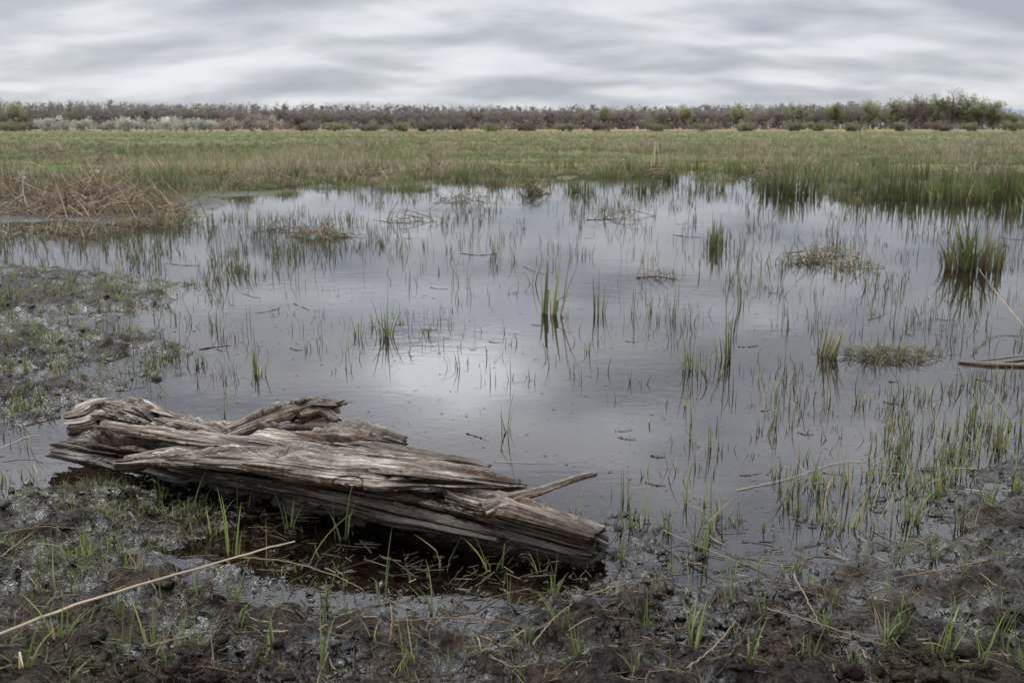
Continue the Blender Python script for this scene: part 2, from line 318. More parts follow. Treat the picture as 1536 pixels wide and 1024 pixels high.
tl=[(290,768,72,'T'),(345,832,95,'T'),(368,765,125,'H'),(455,852,105,'T'),(506,805,120,'H'),(435,792,60,'T'),(650,918,72,'T'),(665,852,90,'H'),(742,852,85,'T'),(832,892,60,'T'),(790,965,62,'T'),(572,902,95,'H'),(520,922,42,'T'),(292,892,45,'T'),(402,975,100,'T'),(360,942,60,'T'),(185,1005,100,'H'),(1050,832,105,'U'),(1042,985,95,'T'),(1035,945,60,'T'),(940,792,60,'T'),(962,795,48,'T'),(918,782,62,'T'),(860,768,42,'T'),(1000,792,40,'T'),(1272,792,65,'T'),(1250,790,52,'T'),(1370,782,85,'T'),(1300,745,62,'T'),(1100,882,60,'H'),(1140,925,72,'H'),(1240,932,72,'T'),(1422,990,95,'H'),(1472,1005,75,'T'),(1290,852,42,'T'),(1402,822,52,'T'),(1340,885,62,'H'),(600,1008,62,'T'),(868,1005,64,'T'),(952,1008,42,'T'),(722,985,52,'T'),(1500,672,88,'T'),(1522,692,55,'T'),(45,718,42,'T'),(337,618,60,'H'),(390,562,52,'U'),(383,542,42,'T'),(265,522,24,'T'),(577,505,78,'U'),(582,503,50,'T'),(602,484,32,'T'),(535,502,42,'H'),(755,645,72,'H'),(608,614,16,'T'),(718,614,22,'H'),(785,577,22,'T'),(865,624,44,'H'),(940,592,22,'H'),(1000,603,22,'H'),(1130,607,22,'T'),(828,472,118,'U'),(850,476,34,'T'),(900,470,62,'U'),(950,470,42,'H'),(975,466,52,'H'),(1010,470,62,'H'),(1035,552,72,'U'),(1046,556,42,'T'),(1085,536,92,'U'),(1112,452,72,'H'),(1240,536,76,'D'),(1180,532,62,'H'),(1140,426,40,'U'),(770,392,36,'T'),(835,400,42,'H'),(880,380,28,'H'),(955,676,22,'H'),(1130,690,16,'T'),(1060,702,52,'H'),(945,656,22,'H'),(1100,785,26,'D'),(1350,600,50,'H'),(1385,600,50,'H'),(1330,660,60,'H'),(1400,640,60,'H'),(1440,650,50,'H'),(1470,610,35,'T'),(1525,640,70,'T'),(1420,680,60,'T'),(1220,720,50,'T'),(1265,740,70,'H'),(1315,700,70,'H'),(1100,850,40,'H'),(1095,905,50,'H'),(1175,470,40,'H'),(1275,520,45,'H'),(1310,470,30,'T'),(1185,640,45,'H'),(1150,620,40,'H'),(130,610,40,'T'),(95,560,35,'T'),(40,560,35,'T'),(20,620,50,'T'),(60,505,35,'T'),(150,545,30,'T'),(145,660,30,'T'),(490,905,60,'T'),(560,960,50,'T'),(905,905,45,'T'),(985,880,40,'T'),(1180,860,45,'T'),(1215,985,60,'T'),(1330,960,60,'T'),(1500,900,50,'T'),(60,860,40,'T'),(130,800,35,'T'),(210,860,40,'T'),(90,960,60,'T'),(270,960,60,'T'),
(240,745,40,'T'),(160,720,35,'T'),(320,800,60,'T'),(400,850,60,'H'),(520,880,50,'H'),(615,870,50,'H'),(765,905,60,'T'),(815,860,55,'T'),(880,850,50,'T'),(930,840,50,'T'),(1010,860,60,'H'),(1130,850,50,'T'),(1215,880,60,'H'),(1450,870,60,'H'),(1500,950,70,'T'),(30,1000,70,'T'),(120,900,50,'H'),(480,1000,70,'T'),(670,1000,60,'H'),(1120,1005,70,'T'),(1280,1010,60,'H'),(1530,1000,80,'T'),(1480,760,60,'T'),(1440,790,60,'T'),(1520,740,60,'T'),(1350,830,50,'T'),(1200,770,35,'T'),(1160,800,35,'T'),(30,450,30,'T'),(80,440,30,'T'),(20,490,35,'T'),(110,470,28,'T'),(15,540,38,'T'),(60,590,38,'T'),(180,440,25,'T'),(130,425,25,'T'),(30,420,28,'T'),(200,500,24,'T'),(160,570,28,'T'),(75,535,30,'T'),(715,500,40,'H'),(690,520,36,'H'),(640,500,34,'T'),(760,500,34,'H'),(680,450,30,'H'),(660,520,50,'H'),(630,400,36,'H'),(560,490,30,'T'),(520,520,40,'H'),(870,340,36,'H'),(960,390,44,'H')]
for _ in range(60):
    tl.append((rng.uniform(0,260),rng.uniform(420,630),rng.uniform(18,36),'T'))
for _ in range(74):
    v_=rng.uniform(775,1015); u_=rng.uniform(0,1536)
    if 280<u_<900 and v_<860: continue
    tl.append((u_,v_,rng.uniform(25,68),'T' if rng.random()<.6 else 'H'))
MS={'T':TUFT,'H':THIN,'U':UPT,'D':DENSE}
for u,v,hp,k in tl:
    ms=MS[k]; x,y=G(u,v); wat=pond_sd(np.array([float(x)]),np.array([float(y)]))[0]<0
    place('grass_tuft',ms[rng.integers(len(ms))],u,v,hp*rng.uniform(.95,1.2),WL if wat else ML,'grass tuft','grass tufts around the pond',(.9 if k!='T' else 1.)*rng.uniform(.8,1.1))
def dens(u,v):
    d=np.full(u.shape,.06)
    d=np.where((v<345),.65,d); d=np.where((v>=345)&(v<400),.24,d)
    d=np.where((u<580)&(v>325)&(v<440)&(v<435-(u-300)*.22),1.4,d)
    d=np.where((u<320)&(v>390)&(v<480),1.4,d)
    d=np.where((u<340)&(v>440)&(v<600),.35,d)
    d=np.where((u>1150)&(v>440),.16+.14*(u>1330),d)
    d=np.where((u>1050)&(v>300)&(v<440),.32,d)
    d=np.where((u>950)&(u<1150)&(v>440)&(v<620),.09,d)
    d=d*(.12+1.7*(fbm2(u/55,v/20,2,9)>.02))
    return d/1.5
u=rng.uniform(-150,1690,42000); v=rng.uniform(262,800,42000); k=rng.random(42000)<dens(u,v); u,v=u[k],v[k]
x,y=G(u,v); s=pond_sd(x,y); k=(s<-.03)
logk=(u>60)&(u<920)&(v>575)&(v<880); k&=~logk
u,v,x,y=u[k],v[k],x[k],y[k]; d=np.hypot(x,y)
hm=rng.uniform(.04,.17,len(x))*(1+.9*(v<430)*rng.random(len(x))); app=hm/d*F
o=np.argsort(-app); NI=290
for i in o[:NI]:
    ms=SHOOT if rng.random()<.8 else TUFT
    place('grass_shoot',ms[rng.integers(len(ms))],u[i],v[i],app[i]*(1. if ms is SHOOT else .5),'thin green grass shoots rising from still water','grass shoot','grass shoots in the pond')
def scatter_blades(x,y,z,h,per,lean,w,spread,dry=.12,mul=1.,segs=3,cols=None,kinkp=.15):
    n=len(x); rep=np.repeat(np.arange(n),per)
    N_=len(rep); a=rng.uniform(0,2*np.pi,N_); sp=(spread[rep] if not np.isscalar(spread) else spread)*np.sqrt(rng.random(N_))
    b=np.stack([x[rep]+sp*np.cos(a),y[rep]+sp*np.sin(a),z[rep]-.02],-1)
    c=gcol(N_,dry,mul) if cols is None else cols[rep]*rng.uniform(.7,1.25,(N_,1))
    kink=np.where(rng.random(N_)<kinkp,rng.uniform(.3,1.1,N_),0)
    return blades(b,h[rep]*rng.uniform(.45,1.1,N_)+.02,rng.uniform(.02,1,N_)*lean,a+rng.normal(0,.9,N_),(w[rep] if not np.isscalar(w) else w)*rng.uniform(.6,1.2,N_),c,segs,kink)
i=o[NI:]; xx,yy=x[i],y[i]
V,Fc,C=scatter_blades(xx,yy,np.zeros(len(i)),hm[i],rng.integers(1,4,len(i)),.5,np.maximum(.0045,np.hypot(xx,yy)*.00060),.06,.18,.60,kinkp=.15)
add('sparse_pond_grass',build_mesh('sparse_pond_grass',V,Fc,C,GRASS),'scattered thin grass shoots emerging from pond water','grass',kind='stuff')
# ragged marsh patches standing in the water
u=rng.uniform(-300,1850,64000); v=rng.uniform(218,345,64000); x,y=G(u,v)
pt=fbm2(x*.40,y*.18,2,121)+.35*fbm2(x*1.6,y*1.0,2,122); thr=np.interp(v,[218,244,262,280,300,345],[-.25,-.02,.08,.17,.32,.52])-.10*(u>1150)-.06*(u<330)+.03*((u>450)&(u<1000))
k=pt>thr; x,y,v=x[k],y[k],v[k]; ex=(pt-thr)[k]; d=np.hypot(x,y); pc=fbm2(x*.8,y*.6,2,130); ph=fbm2(x*.9,y*.7,2,131)
cols=np.array([.105,.132,.050])*(1+.6*pc[:,None]); dm=rng.random(len(x))<.20+.35*(pc>.18); cols[dm]=DRYS[rng.integers(0,4,dm.sum())]*.75
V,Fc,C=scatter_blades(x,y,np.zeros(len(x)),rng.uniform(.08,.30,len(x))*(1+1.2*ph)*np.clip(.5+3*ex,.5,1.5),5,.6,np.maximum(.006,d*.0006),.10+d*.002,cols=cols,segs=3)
add('marsh_grass_patches',build_mesh('marsh_grass_patches',V,Fc,C,GRASS),'ragged patches of green and straw sedge in water','grass',kind='stuff')
# bank sprouts
u=rng.uniform(-200,1750,22000); v=rng.uniform(396,1060,22000)
x,y=G(u,v); s=sdn(x,y); den=np.where((u<350)&(v<680),1.5,np.where((u<330)&(v>715)&(v<880),.5,.08))*np.clip(.5+1.6*fbm2(x*2.2,y*2.2,3,77),0,1)*1.4
k=(s>-.10)&(rng.random(len(x))<den); x,y=x[k],y[k]; z=hgt(x,y); k=z>-.02; x,y,z=x[k],y[k],z[k]
V,Fc,C=scatter_blades(x,y,z,rng.uniform(.02,.07,len(x))*np.interp(np.hypot(x,y),[3,8],[.8,2.0]),rng.integers(3,9,len(x)),1.1,np.maximum(.0025,np.hypot(x,y)*.0006),.035,.15,.9)
add('bank_grass',build_mesh('bank_grass',V,Fc,C,GRASS),'short yellow-green sprouts growing on wet mud','grass',kind='stuff')

# ---------------- meadow ----------------
nM=54000; u=rng.uniform(-420,1960,nM); v=190+6.0+70*rng.random(nM)**1.1
x,y=G(u,v); s=sdn(x,y); k=(s>-.3); x,y,u,v=x[k],y[k],u[k],v[k]; d=np.hypot(x,y); z=hgt(x,y)
pn=fbm2(x*.04,y*.10,3,91); pn2=fbm2(x*.35,y*.3,3,93); pn3=fbm2(x*.02,y*.05,2,95); pn4=fbm2(x*.12,y*.09,2,97)
cols=np.array([.135,.158,.072])*(1+1.1*pn2[:,None]+.5*pn[:,None]+.9*pn4[:,None])+np.clip(pn3,0,1)[:,None]*np.array([.09,.072,.035])
dm=rng.random(len(x))<(.15+np.clip((pn-.05)*4,0,1)*.3+.5*(pn2>.18)+.25*(pn4>.25)); cols[dm]=np.array([.34,.28,.19])*rng.uniform(.5,1.2,(dm.sum(),1))
hh=np.clip(rng.uniform(.10,.36,len(x))*(1+.9*pn+1.4*pn2+1.*pn4),.04,.9)*np.clip(1.1-d/400,.5,1)*np.interp(d,[20,55],[.6,1.])
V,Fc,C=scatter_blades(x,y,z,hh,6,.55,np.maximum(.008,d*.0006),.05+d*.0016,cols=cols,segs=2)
add('meadow_grass',build_mesh('meadow_grass',V,Fc,C,GRASS),'dense green sedge meadow mixed with dead stems','grass',kind='stuff')

# ---------------- reed clumps ----------------
def reed_mesh(nb,rx,ry,lean,wid,dry,h0=.4,mul=.66):
    a=rng.uniform(0,2*np.pi,nb); r=rng.random(nb)**.7; b=np.stack([rx*r*np.cos(a),ry*r*np.sin(a),np.full(nb,-.05)],-1)
    h=rng.uniform(h0,1.,nb)*(1.05-.45*r); return blades(b,h,rng.uniform(0,1,nb)*lean,a+rng.normal(0,.8,nb),wid*rng.uniform(.7,1.2,nb),gcol(nb,dry,mul),5,np.where(rng.random(nb)<.12,.6,0))
def reeds(u,v,hp,wp,nb,dry=.1,lean=.22,lab='dense clump of tall green reeds standing in water'):
    x,y=G(u,v); d=math.hypot(float(x),float(y)); s=hp/F*d; rx=wp/2/F*d/s
    vv,f,c=reed_mesh(nb,rx,rx*.8,lean,.018+.0009*d/s*.6,dry)
    ob=add('reed_clump',build_mesh('reed_clump',vv,f,c,GRASS),lab,'reeds',group='reed clumps in the marsh',loc=(float(x),float(y),0)); ob.scale=(s,s,s)
for a in [(1455,402,104,80,150,.3,.4),(1072,372,74,34,36,.05,.2),(1182,292,60,84,190,.08,.22),(1290,292,54,50,110,.08,.3),(1350,298,62,96,220,.1,.3),(1430,302,56,100,220,.12,.3),(1510,300,66,86,190,.12,.3),(870,288,40,50,90,.15,.5),(960,288,34,60,80,.15,.5),(1390,275,45,130,150,.1,.3),(1060,283,32,80,80,.15,.5),(700,262,32,70,80,.15,.5),(770,262,28,80,80,.15,.5),(1250,262,32,90,90,.1,.4),(1110,262,26,90,90,.1,.5),(440,268,30,60,60,.2,.5),(940,262,32,70,80,.1,.5),(560,262,28,80,80,.2,.5),(330,262,28,80,80,.25,.5),(1560,320,50,80,140,.15,.3),(620,268,28,50,50,.3,.5),(850,262,44,50,70,.1,.4),(1140,285,40,40,50,.1,.4),(1000,272,34,50,60,.1,.4),(510,275,30,50,50,.2,.5),(400,285,26,40,40,.2,.5),(745,278,26,40,40,.2,.5),(1230,285,40,40,60,.1,.3),(640,258,26,70,60,.2,.5),(820,256,30,70,60,.2,.5),(1040,256,28,70,60,.2,.5),(1320,256,30,90,90,.2,.4)]:
    reeds(*a)

# ---------------- dead reeds ----------------
def strands(n,rx,ry,hfun,length,rad,cols=DRYS,elev=.25,segs=5,pw=.75,mul=1.,coh=.25):
    parts=[]; az0=rng.uniform(0,6.28)
    for i in range(n):
        a=rng.uniform(0,6.28); r=rng.random()**pw*1.25; px=rx*r*math.cos(a)*(1+.3*math.sin(3*a+az0)); py=ry*r*math.sin(a); pz=hfun(r)
        L=length*rng.uniform(.3,1.25); az=rng.uniform(0,6.28) if rng.random()>coh else az0+rng.normal(0,.5); el=abs(rng.normal(0,elev)); t=np.linspace(0,1,segs)
        k=rng.normal(0,.15); kn=.6*(rng.random()<.3); tt=t*math.cos(el)
        zz=pz+L*math.sin(el)*(t-kn*np.maximum(0,t-.5)*2)
        p=np.stack([px+L*((tt-.5)*math.cos(az)-k*t*t*math.sin(az)),py+L*((tt-.5)*math.sin(az)+k*t*t*math.cos(az)),np.maximum(zz,.002)],-1)
        parts.append(tube(p,rad*rng.uniform(.5,1.3)*np.linspace(1,.45,segs),4,cols[rng.integers(len(cols))]*rng.uniform(.4,1.2)*mul))
    return merge(parts)
def heap(u,v,wp,hp,n,name,label,el=.35,L=.5,core=True,gr=.8):
    x,y=G(u,v); x,y=float(x),float(y); d=math.hypot(x,y); rx=wp/2/F*d; hz=hp/F*d; ry=rx*.6
    prt=[]
    def bump(px,py): return 1+.55*float(noise2(np.array([px*1.8+u]),np.array([py*2.4]),6)[0])
    if core:
        core_n=40; th=np.linspace(0,2*np.pi,core_n,endpoint=False); rings=[1.,.85,.7,.5,.3,.05]; V=[]
        for r in rings:
            jit=1+.35*noise3(np.cos(th)*1.6+u,np.sin(th)*1.6,r*2,5); V.append(np.stack([r*rx*np.cos(th)*jit,r*ry*np.sin(th)*jit,np.maximum(-.03,hz*.4*(1-r**1.2)*(jit+.9*noise3(np.cos(th)*5*r,np.sin(th)*5*r,u,8))-.03)],-1))
        V=np.concatenate(V); i_=np.arange(core_n*6).reshape(6,core_n); qq=np.stack([i_[:-1],np.roll(i_,-1,1)[:-1],np.roll(i_,-1,1)[1:],i_[1:]],-1).reshape(-1,4)
        prt.append((V,qq,np.tile([.08,.058,.038],(len(V),1))))
    prt.append(strands(n,rx,ry,lambda r:hz*.6*max(0,1-r**1.1)*rng.uniform(.1,1.25)+rng.uniform(-.01,.02),L,max(.003,d*.00040),elev=el,mul=1.05 if core else .75))
    nb=int(n*gr); a=rng.uniform(0,6.28,nb); r=np.sqrt(rng.random(nb))*1.25
    prt.append(blades(np.stack([rx*r*np.cos(a),ry*r*np.sin(a),np.full(nb,-.01)],-1),rng.uniform(.3,1.,nb)*(.16 if d<14 else .34),rng.uniform(.1,1.2,nb),rng.uniform(0,6.28,nb),np.full(nb,max(.004,d*.0006)),gcol(nb,.3,.8),4))
    V,Fc,C=merge(prt); add(name,build_mesh(name,V,Fc,C,STRAW),label,'dead reeds',group=None if name=='dead_reed_heap' else 'dead reed tussocks',loc=(x,y,0))
heap(135,320,230,54,1150,'dead_reed_heap','wide heap of collapsed pale brown dead reeds',.55,.7,gr=.45)
for a in [(20,300,160,50,350),(60,350,200,10,200),(230,338,110,10,160),(190,305,110,30,160),(365,287,46,26,80),(565,268,44,26,80),(460,262,30,26,50),(650,262,30,28,50),(800,290,28,26,50),(480,355,80,10,110),(430,345,70,6,40),(1205,392,60,12,60),(1250,382,50,12,44),(1275,400,60,6,36),(990,415,45,4,14),(160,250,60,34,80),(75,240,60,30,80),(1400,268,60,26,50),(620,330,70,3,18),(930,325,70,4,18),(690,300,70,5,30),(1150,270,50,24,60),(985,265,50,26,60),(860,265,50,20,50),(740,268,50,16,40),(1480,262,60,26,50),(300,285,60,20,80),(345,275,50,20,60),(420,278,40,16,50),(520,272,40,18,50)]:
    heap(*a,'dead_reed_tussock','low tussock of broken brown reed stems in water',.6,.22 if a[1]>330 else .5,core=a[2]>180 and a[1]<340,gr=1.5 if a[1]>340 else .8)
for (u0,v0,hp) in [(55,300,60),(20,290,70),(100,285,54),(150,280,40),(985,262,60),(1140,262,45),(460,258,34),(660,255,30),(600,262,26),(370,282,40),(810,285,30),(1222,262,34),(1470,262,40),(250,262,30),(550,262,36),(5,300,80),(70,310,44),(130,300,40)]:
    x,y=G(u0,v0); d=math.hypot(float(x),float(y)); s=hp/F*d; nb=8
    parts=[]
    for j in range(nb):
        az=rng.uniform(0,6.28); l=rng.uniform(.1,.9); t=np.linspace(0,1,5); hh_=s*rng.uniform(.35,1)
        p=np.stack([rng.normal(0,.12)+np.cos(az)*l*hh_*t**1.3,rng.normal(0,.1)+np.sin(az)*l*hh_*t**1.3,hh_*t-.03],-1)
        if rng.random()<.4: p[-1,2]-=hh_*.35
        parts.append(tube(p,np.linspace(1,.4,5)*d*.0006,4,DRYS[rng.integers(4)]*1.1))
    V,Fc,C=merge(parts); add('dead_reed_stalks',build_mesh('dead_reed_stalks',V,Fc,C,STRAW),'cluster of broken upright straw-coloured reed stalks','dead reeds',group='standing dead reed stalks',loc=(float(x),float(y),0))

x,y=G(1328,535); x,y=float(x),float(y)
parts=[strands(130,.24,.15,lambda r:.03*max(0,1-r)+rng.uniform(0,.012),.13,.0018,elev=.3,mul=.5)]
nb=260; a=rng.uniform(0,6.28,nb); r=.24*rng.random(nb)**.6; parts.append(blades(np.stack([r*np.cos(a),r*.6*np.sin(a),np.zeros(nb)],-1),rng.uniform(.03,.13,nb),rng.uniform(.5,1.6,nb),a+rng.normal(0,.6,nb),np.full(nb,.004),gcol(nb,.3,.75),4))
V,Fc,C=merge(parts); add('grass_islet',build_mesh('grass_islet',V,Fc,C,GRASS),'low matted islet of spiky grass in water','grass tuft',loc=(x,y,0))

# ---------------- fallen stalks and twigs ----------------
def stalk(pts,rad,col,name,label,cat,group,tap=.5,wob=.004):
    p=catmull([P(*q_) for q_ in pts],24)
    g=hgt(p[:,0],p[:,1]); p[:,2]=np.maximum(p[:,2],np.maximum(g,0)+rad*.3); p+=rng.normal(0,wob*.25,p.shape)
    o_=p[0].copy(); V,Fc,C=tube(p-o_,rad*np.linspace(1,tap,24),8,col)
    add(name,build_mesh(name,V,Fc,C,STRAW,smooth=True),label,cat,group=group,loc=tuple(o_))
SG='fallen reed stalks'
for pts,rad,col,lab in [
 ([(-90,985,.13),(0,950,.125),(120,905,.12),(260,862,.12),(380,828,.12),(442,811,.12)],.0045,(.34,.27,.19),'long pale dry reed stalk lying across mud'),
 ([(365,836,.09),(430,842,.08),(500,862,.06),(546,884,.05)],.0022,(.22,.16,.10),'thin brown reed stem lying on wet mud'),
 ([(590,932,.07),(660,926,.08),(740,930,.07),(800,945,.05)],.0022,(.18,.12,.08),'thin reddish brown stem lying on mud'),
 ([(800,965,.05),(826,932,.08),(858,905,.08)],.0026,(.22,.165,.105),'short dry stem leaning over mud'),
 ([(995,795,.03),(1040,815,.04),(1120,845,.05),(1190,850,.05)],.0022,(.19,.14,.09),'thin brown reed stem lying on wet mud'),
 ([(1150,912,.06),(1220,932,.07),(1330,968,.06)],.0026,(.22,.165,.11),'dry stem lying across dark mud'),
 ([(1105,734,.004),(1180,718,.004),(1250,695,.004),(1300,690,.004)],.0014,(.40,.33,.24),'long thin straw floating on still water'),
 ([(1468,404,.32),(1495,440,.16),(1540,495,.02)],.006,(.28,.21,.14),'broken dry reed stalk leaning into water'),
 ([(760,640,.01),(752,665,.01),(765,690,.01)],.002,(.2,.15,.1),'thin dead stem floating on pond water'),
 ([(740,692,.002),(810,694,.002),(900,690,.002)],.0010,(.35,.3,.24),'long thin straw floating on still water'),
 ([(0,835,.08),(30,812,.09),(48,800,.08)],.0026,(.22,.16,.11),'short dry stem lying on wet mud'),
 ([(225,968,.06),(290,950,.07),(325,945,.06)],.0026,(.22,.17,.115),'short dry stem lying on wet mud'),
 ([(0,800,.08),(60,790,.08),(120,792,.07)],.002,(.20,.15,.10),'thin brown stem lying on mud'),
 ([(1030,1005,.05),(1075,965,.07),(1105,930,.07)],.0022,(.20,.15,.10),'thin brown stem lying on mud'),
 ([(585,960,.06),(588,930,.10),(586,905,.12)],.0020,(.22,.14,.09),'short dry stem leaning over mud'),
 ([(880,892,.06),(935,876,.06),(1000,866,.05)],.0020,(.20,.15,.10),'thin brown stem lying on mud'),
 ([(1190,860,.08),(1212,902,.06),(1232,940,.05)],.0022,(.20,.155,.105),'short dry stem leaning over mud'),
 ([(1480,840,.05),(1400,856,.06),(1330,868,.05)],.0022,(.18,.14,.09),'thin brown stem lying on mud'),
 ([(0,672,.03),(40,655,.05),(60,652,.06)],.0022,(.36,.30,.22),'pale dry stem lying at pond edge'),
 ]:
    stalk(pts,rad,np.array(col),'reed_stalk',lab,'reed stalk',SG)
TG='dark twigs floating in the pond'
tw=[([(300,524),(325,520),(346,518)],.006),([(322,520),(334,526)],.005),([(700,650),(718,655),(734,662)],.004),([(955,417),(985,415),(1018,420)],.007),([(690,380),(720,383),(745,380)],.006),([(1160,700),(1150,712)],.003),
 ([(372,440),(375,425)],.004),([(365,440),(390,447)],.004),([(440,455),(470,470),(465,490)],.004),([(1355,650),(1368,690)],.004),([(785,400),(820,412)],.004),([(250,395),(300,398)],.005),([(1300,480),(1330,470)],.004),([(560,330),(600,335),(640,332)],.007),([(650,305),(720,300)],.008),([(880,330),(940,326)],.008),([(1010,352),(1050,356)],.006),([(1180,380),(1240,372),(1262,376)],.006),([(420,462),(380,470)],.003),([(1500,356),(1536,360)],.007)]
for _ in range(50):
    a,b=rng.uniform(330,1500),rng.uniform(330,760)
    if 60<a<920 and b>560: continue
    l=rng.uniform(8,26)*(.6+b/900); an=rng.uniform(-.5,.5); tw.append(([(a,b),(a+l*math.cos(an),b+l*.4*math.sin(an))],rng.uniform(.002,.0045)))
for pts,rad in tw:
    pts=[(a,b,.001) for a,b in pts]
    if len(pts)==2: pts=[pts[0],((pts[0][0]+pts[1][0])/2,(pts[0][1]+pts[1][1])/2+1.5,.001),pts[1]]
    stalk(pts,rad*.8,np.array((.075,.055,.04)),'twig','small dark brown twig floating on still water','twig',TG,.4,.008)

# ---------------- LOG ----------------
def sst(x): x=np.clip(x,0,1); return x*x*(3-2*x)
def sweep(pts,nt_,na_,seed,ridge=1.,jag0=.05,jag1=.05,lump=.22,fk=1.,dents=(),rot=1.,wav=1.):
    P3=np.array([P(p[0],p[1],p[2]) for p in pts]); hw=np.array([[p[4],p[3]] for p in pts])
    C3=catmull(P3,nt_); WH=np.maximum(catmull(hw,nt_),.004)
    seg=np.linalg.norm(np.diff(C3,axis=0),axis=1); s=np.concatenate([[0],np.cumsum(seg)]); L=s[-1]
    T=np.gradient(C3,axis=0); T/=np.linalg.norm(T,axis=1)[:,None]
    S=np.cross(T,[0,0,1.]); S/=np.linalg.norm(S,axis=1)[:,None]; U=np.cross(S,T)
    th=np.linspace(0,2*np.pi,na_,endpoint=False); TH,SS=np.meshgrid(th,s)
    tw_=.22*SS/L+.08*wav*noise2(SS*1.6,SS*0,seed+50)
    ca,sa=np.cos(TH+tw_),np.sin(TH+tw_); R0=WH.mean()
    wx=wav*(.07*noise3(SS*3,ca*1.5,sa*1.5,seed+9)+.03*noise3(SS*12,ca*3,sa*3,seed+10))
    ca2,sa2=np.cos(TH+tw_+wx),np.sin(TH+tw_+wx)
    lum=noise3(SS*2.6,ca*1.1,sa*1.1,seed)*lump+noise3(SS*9,ca*2.2,sa*2.2,seed+1)*lump*.45
    def rd(f,al,sd): return noise3(SS*al,ca2*f,sa2*f,sd)
    k=R0*fk/.09
    m1=sst((noise3(SS*2.6,ca*1.,sa*1.,seed+70)+.35)*2.5); m2=sst((noise3(SS*4.5,ca*2.,sa*2.,seed+71)+.3)*2.5); mr=sst((noise3(SS*3.5,ca*1.6,sa*1.6,seed+72)+.08)*3)
    g1=rd(1.6*k,.6,seed+2); g2=rd(5.5*k,1.3,seed+3); g2b=rd(9*k,2.6,seed+13); g3=rd(15*k,3.5,seed+4); g4=rd(30*k,8,seed+5)
    crack1=np.clip(1-np.abs(g1)/.09,0,1)*m1; crack2=np.clip(1-np.abs(g2)/.10,0,1)*m2; crack3=np.clip(1-np.abs(g2b)/.12,0,1)*sst((g2+.1)*3)
    st=np.tanh(rd(2.3*k,2.4,seed+6)*13)*.5; st2=np.tanh(rd(5.5*k,5.,seed+7)*11)*.5; st3=np.tanh(noise3(SS*9,ca*2*k,sa*2*k,seed+66)*9)*.5
    cb=np.clip(1-np.abs(noise3(SS*9,ca*1.5*k,sa*1.5*k,seed+67))/.07,0,1)*mr
    iso=noise3(SS*28,ca*R0*28,sa*R0*28,seed+80)+.6*noise3(SS*60,ca*R0*60,sa*R0*60,seed+81)+.4*noise3(SS*120,ca*R0*120,sa*R0*120,seed+82)
    disp=(.019*st+.009*st2+.016*st3*mr-.014*cb-.042*crack1-.014*crack2-.007*crack3+.003*g3+.0016*g4+.009*iso*(mr*rot+.10))*ridge*min(1,R0/.07)
    dcav=np.zeros_like(disp)
    for (sf,ta,rad_,dep) in dents:
        q_=((SS/L-sf)*L/rad_)**2+((np.angle(np.exp(1j*(TH-ta))))*R0/rad_*.9)**2
        e=np.exp(-q_*(1+.4*iso)); disp-=dep*e; dcav+=e
    cav=np.clip(crack1*1.1+crack2*.75+crack3*.5+cb*.6+dcav*.9+.35*(st<-.2)*np.clip(-iso,0,1)+.45*mr*np.clip(-iso,0,1)-.05,0,1)
    wj=.5+.5*noise3(ca2*2.5*k,sa2*2.5*k,0*ca,seed+20); wj2=.5+.5*noise3(ca2*9*k,sa2*9*k,0*ca,seed+21)
    jag=wj*.6+wj2*.4
    e0=np.clip(1-SS/(L*.15),0,1)**2; e1=np.clip(1-(L-SS)/(L*.15),0,1)**2
    along=-jag*jag0*e0+jag*jag1*e1
    w=WH[:,0:1]*(1+lum)+disp; h=WH[:,1:2]*(1+lum)+disp
    w=np.maximum(w,.003); h=np.maximum(h,.003)
    V=C3[:,None]+S[:,None]*(w*np.cos(TH))[...,None]+U[:,None]*(h*np.sin(TH))[...,None]+T[:,None]*along[...,None]
    gv=np.stack([SS,ca2*R0,sa2*R0],-1)
    fs=np.array([.97,.9,.8,.68,.55,.4,.25,.1,.01]); nf_=len(fs)
    def capr(Vend,cen,Tn,sgn):
        rs=[]
        for f in fs:
            nz=noise3(np.cos(th)*4*f,np.sin(th)*4*f,0*th,seed+30)+.7*noise3(np.cos(th)*10*f,np.sin(th)*10*f,0*th,seed+31)
            rs.append(cen+(Vend-cen)*f+sgn*Tn*((-.35*R0*(1-f)*.5+.35*R0*nz*(1-f**4)))[:,None])
        return rs
    top=capr(V[0],V[0].mean(0),T[0],-1)[::-1]; bot=capr(V[-1],V[-1].mean(0),T[-1],1)
    V=np.concatenate([np.array(top),V,np.array(bot)])
    def cg(f_,s0): return np.stack([np.full((nf_,na_),s0)+.15*(1-f_)[:,None],f_[:,None]*np.cos(th)*R0*1.5,f_[:,None]*np.sin(th)*R0*1.5],-1)
    gv=np.concatenate([cg(fs[::-1],0.),gv,cg(fs,L)])
    cc_=np.clip(np.linspace(.15,.6,nf_)[:,None]+.35*noise3(fs[:,None]*9,np.cos(th)*5*fs[:,None],np.sin(th)*5*fs[:,None],seed+33),0,1)
    cav=np.concatenate([cc_[::-1],cav,cc_])
    n0=len(V); i_=np.arange(n0*na_).reshape(n0,na_); qq=np.stack([i_[:-1],np.roll(i_,-1,1)[:-1],np.roll(i_,-1,1)[1:],i_[1:]],-1).reshape(-1,4)
    return V.reshape(-1,3),qq,gv.reshape(-1,3),cav.ravel()
base=P(500,720,0.)
logE=bpy.data.objects.new('driftwood_log',None); COL.objects.link(logE); logE.location=tuple(base); logE.empty_display_size=.2
logE["label"]='weathered split grey-brown driftwood log lying at the muddy waterline'; logE["category"]='log'
def logpart(name,mat,*a,label=None,**k):
    V,q_,gv,cv=sweep(*a,**k); add(name,build_mesh(name,V-base,q_,None,mat,True,gv,cv),label=label,parent=logE)
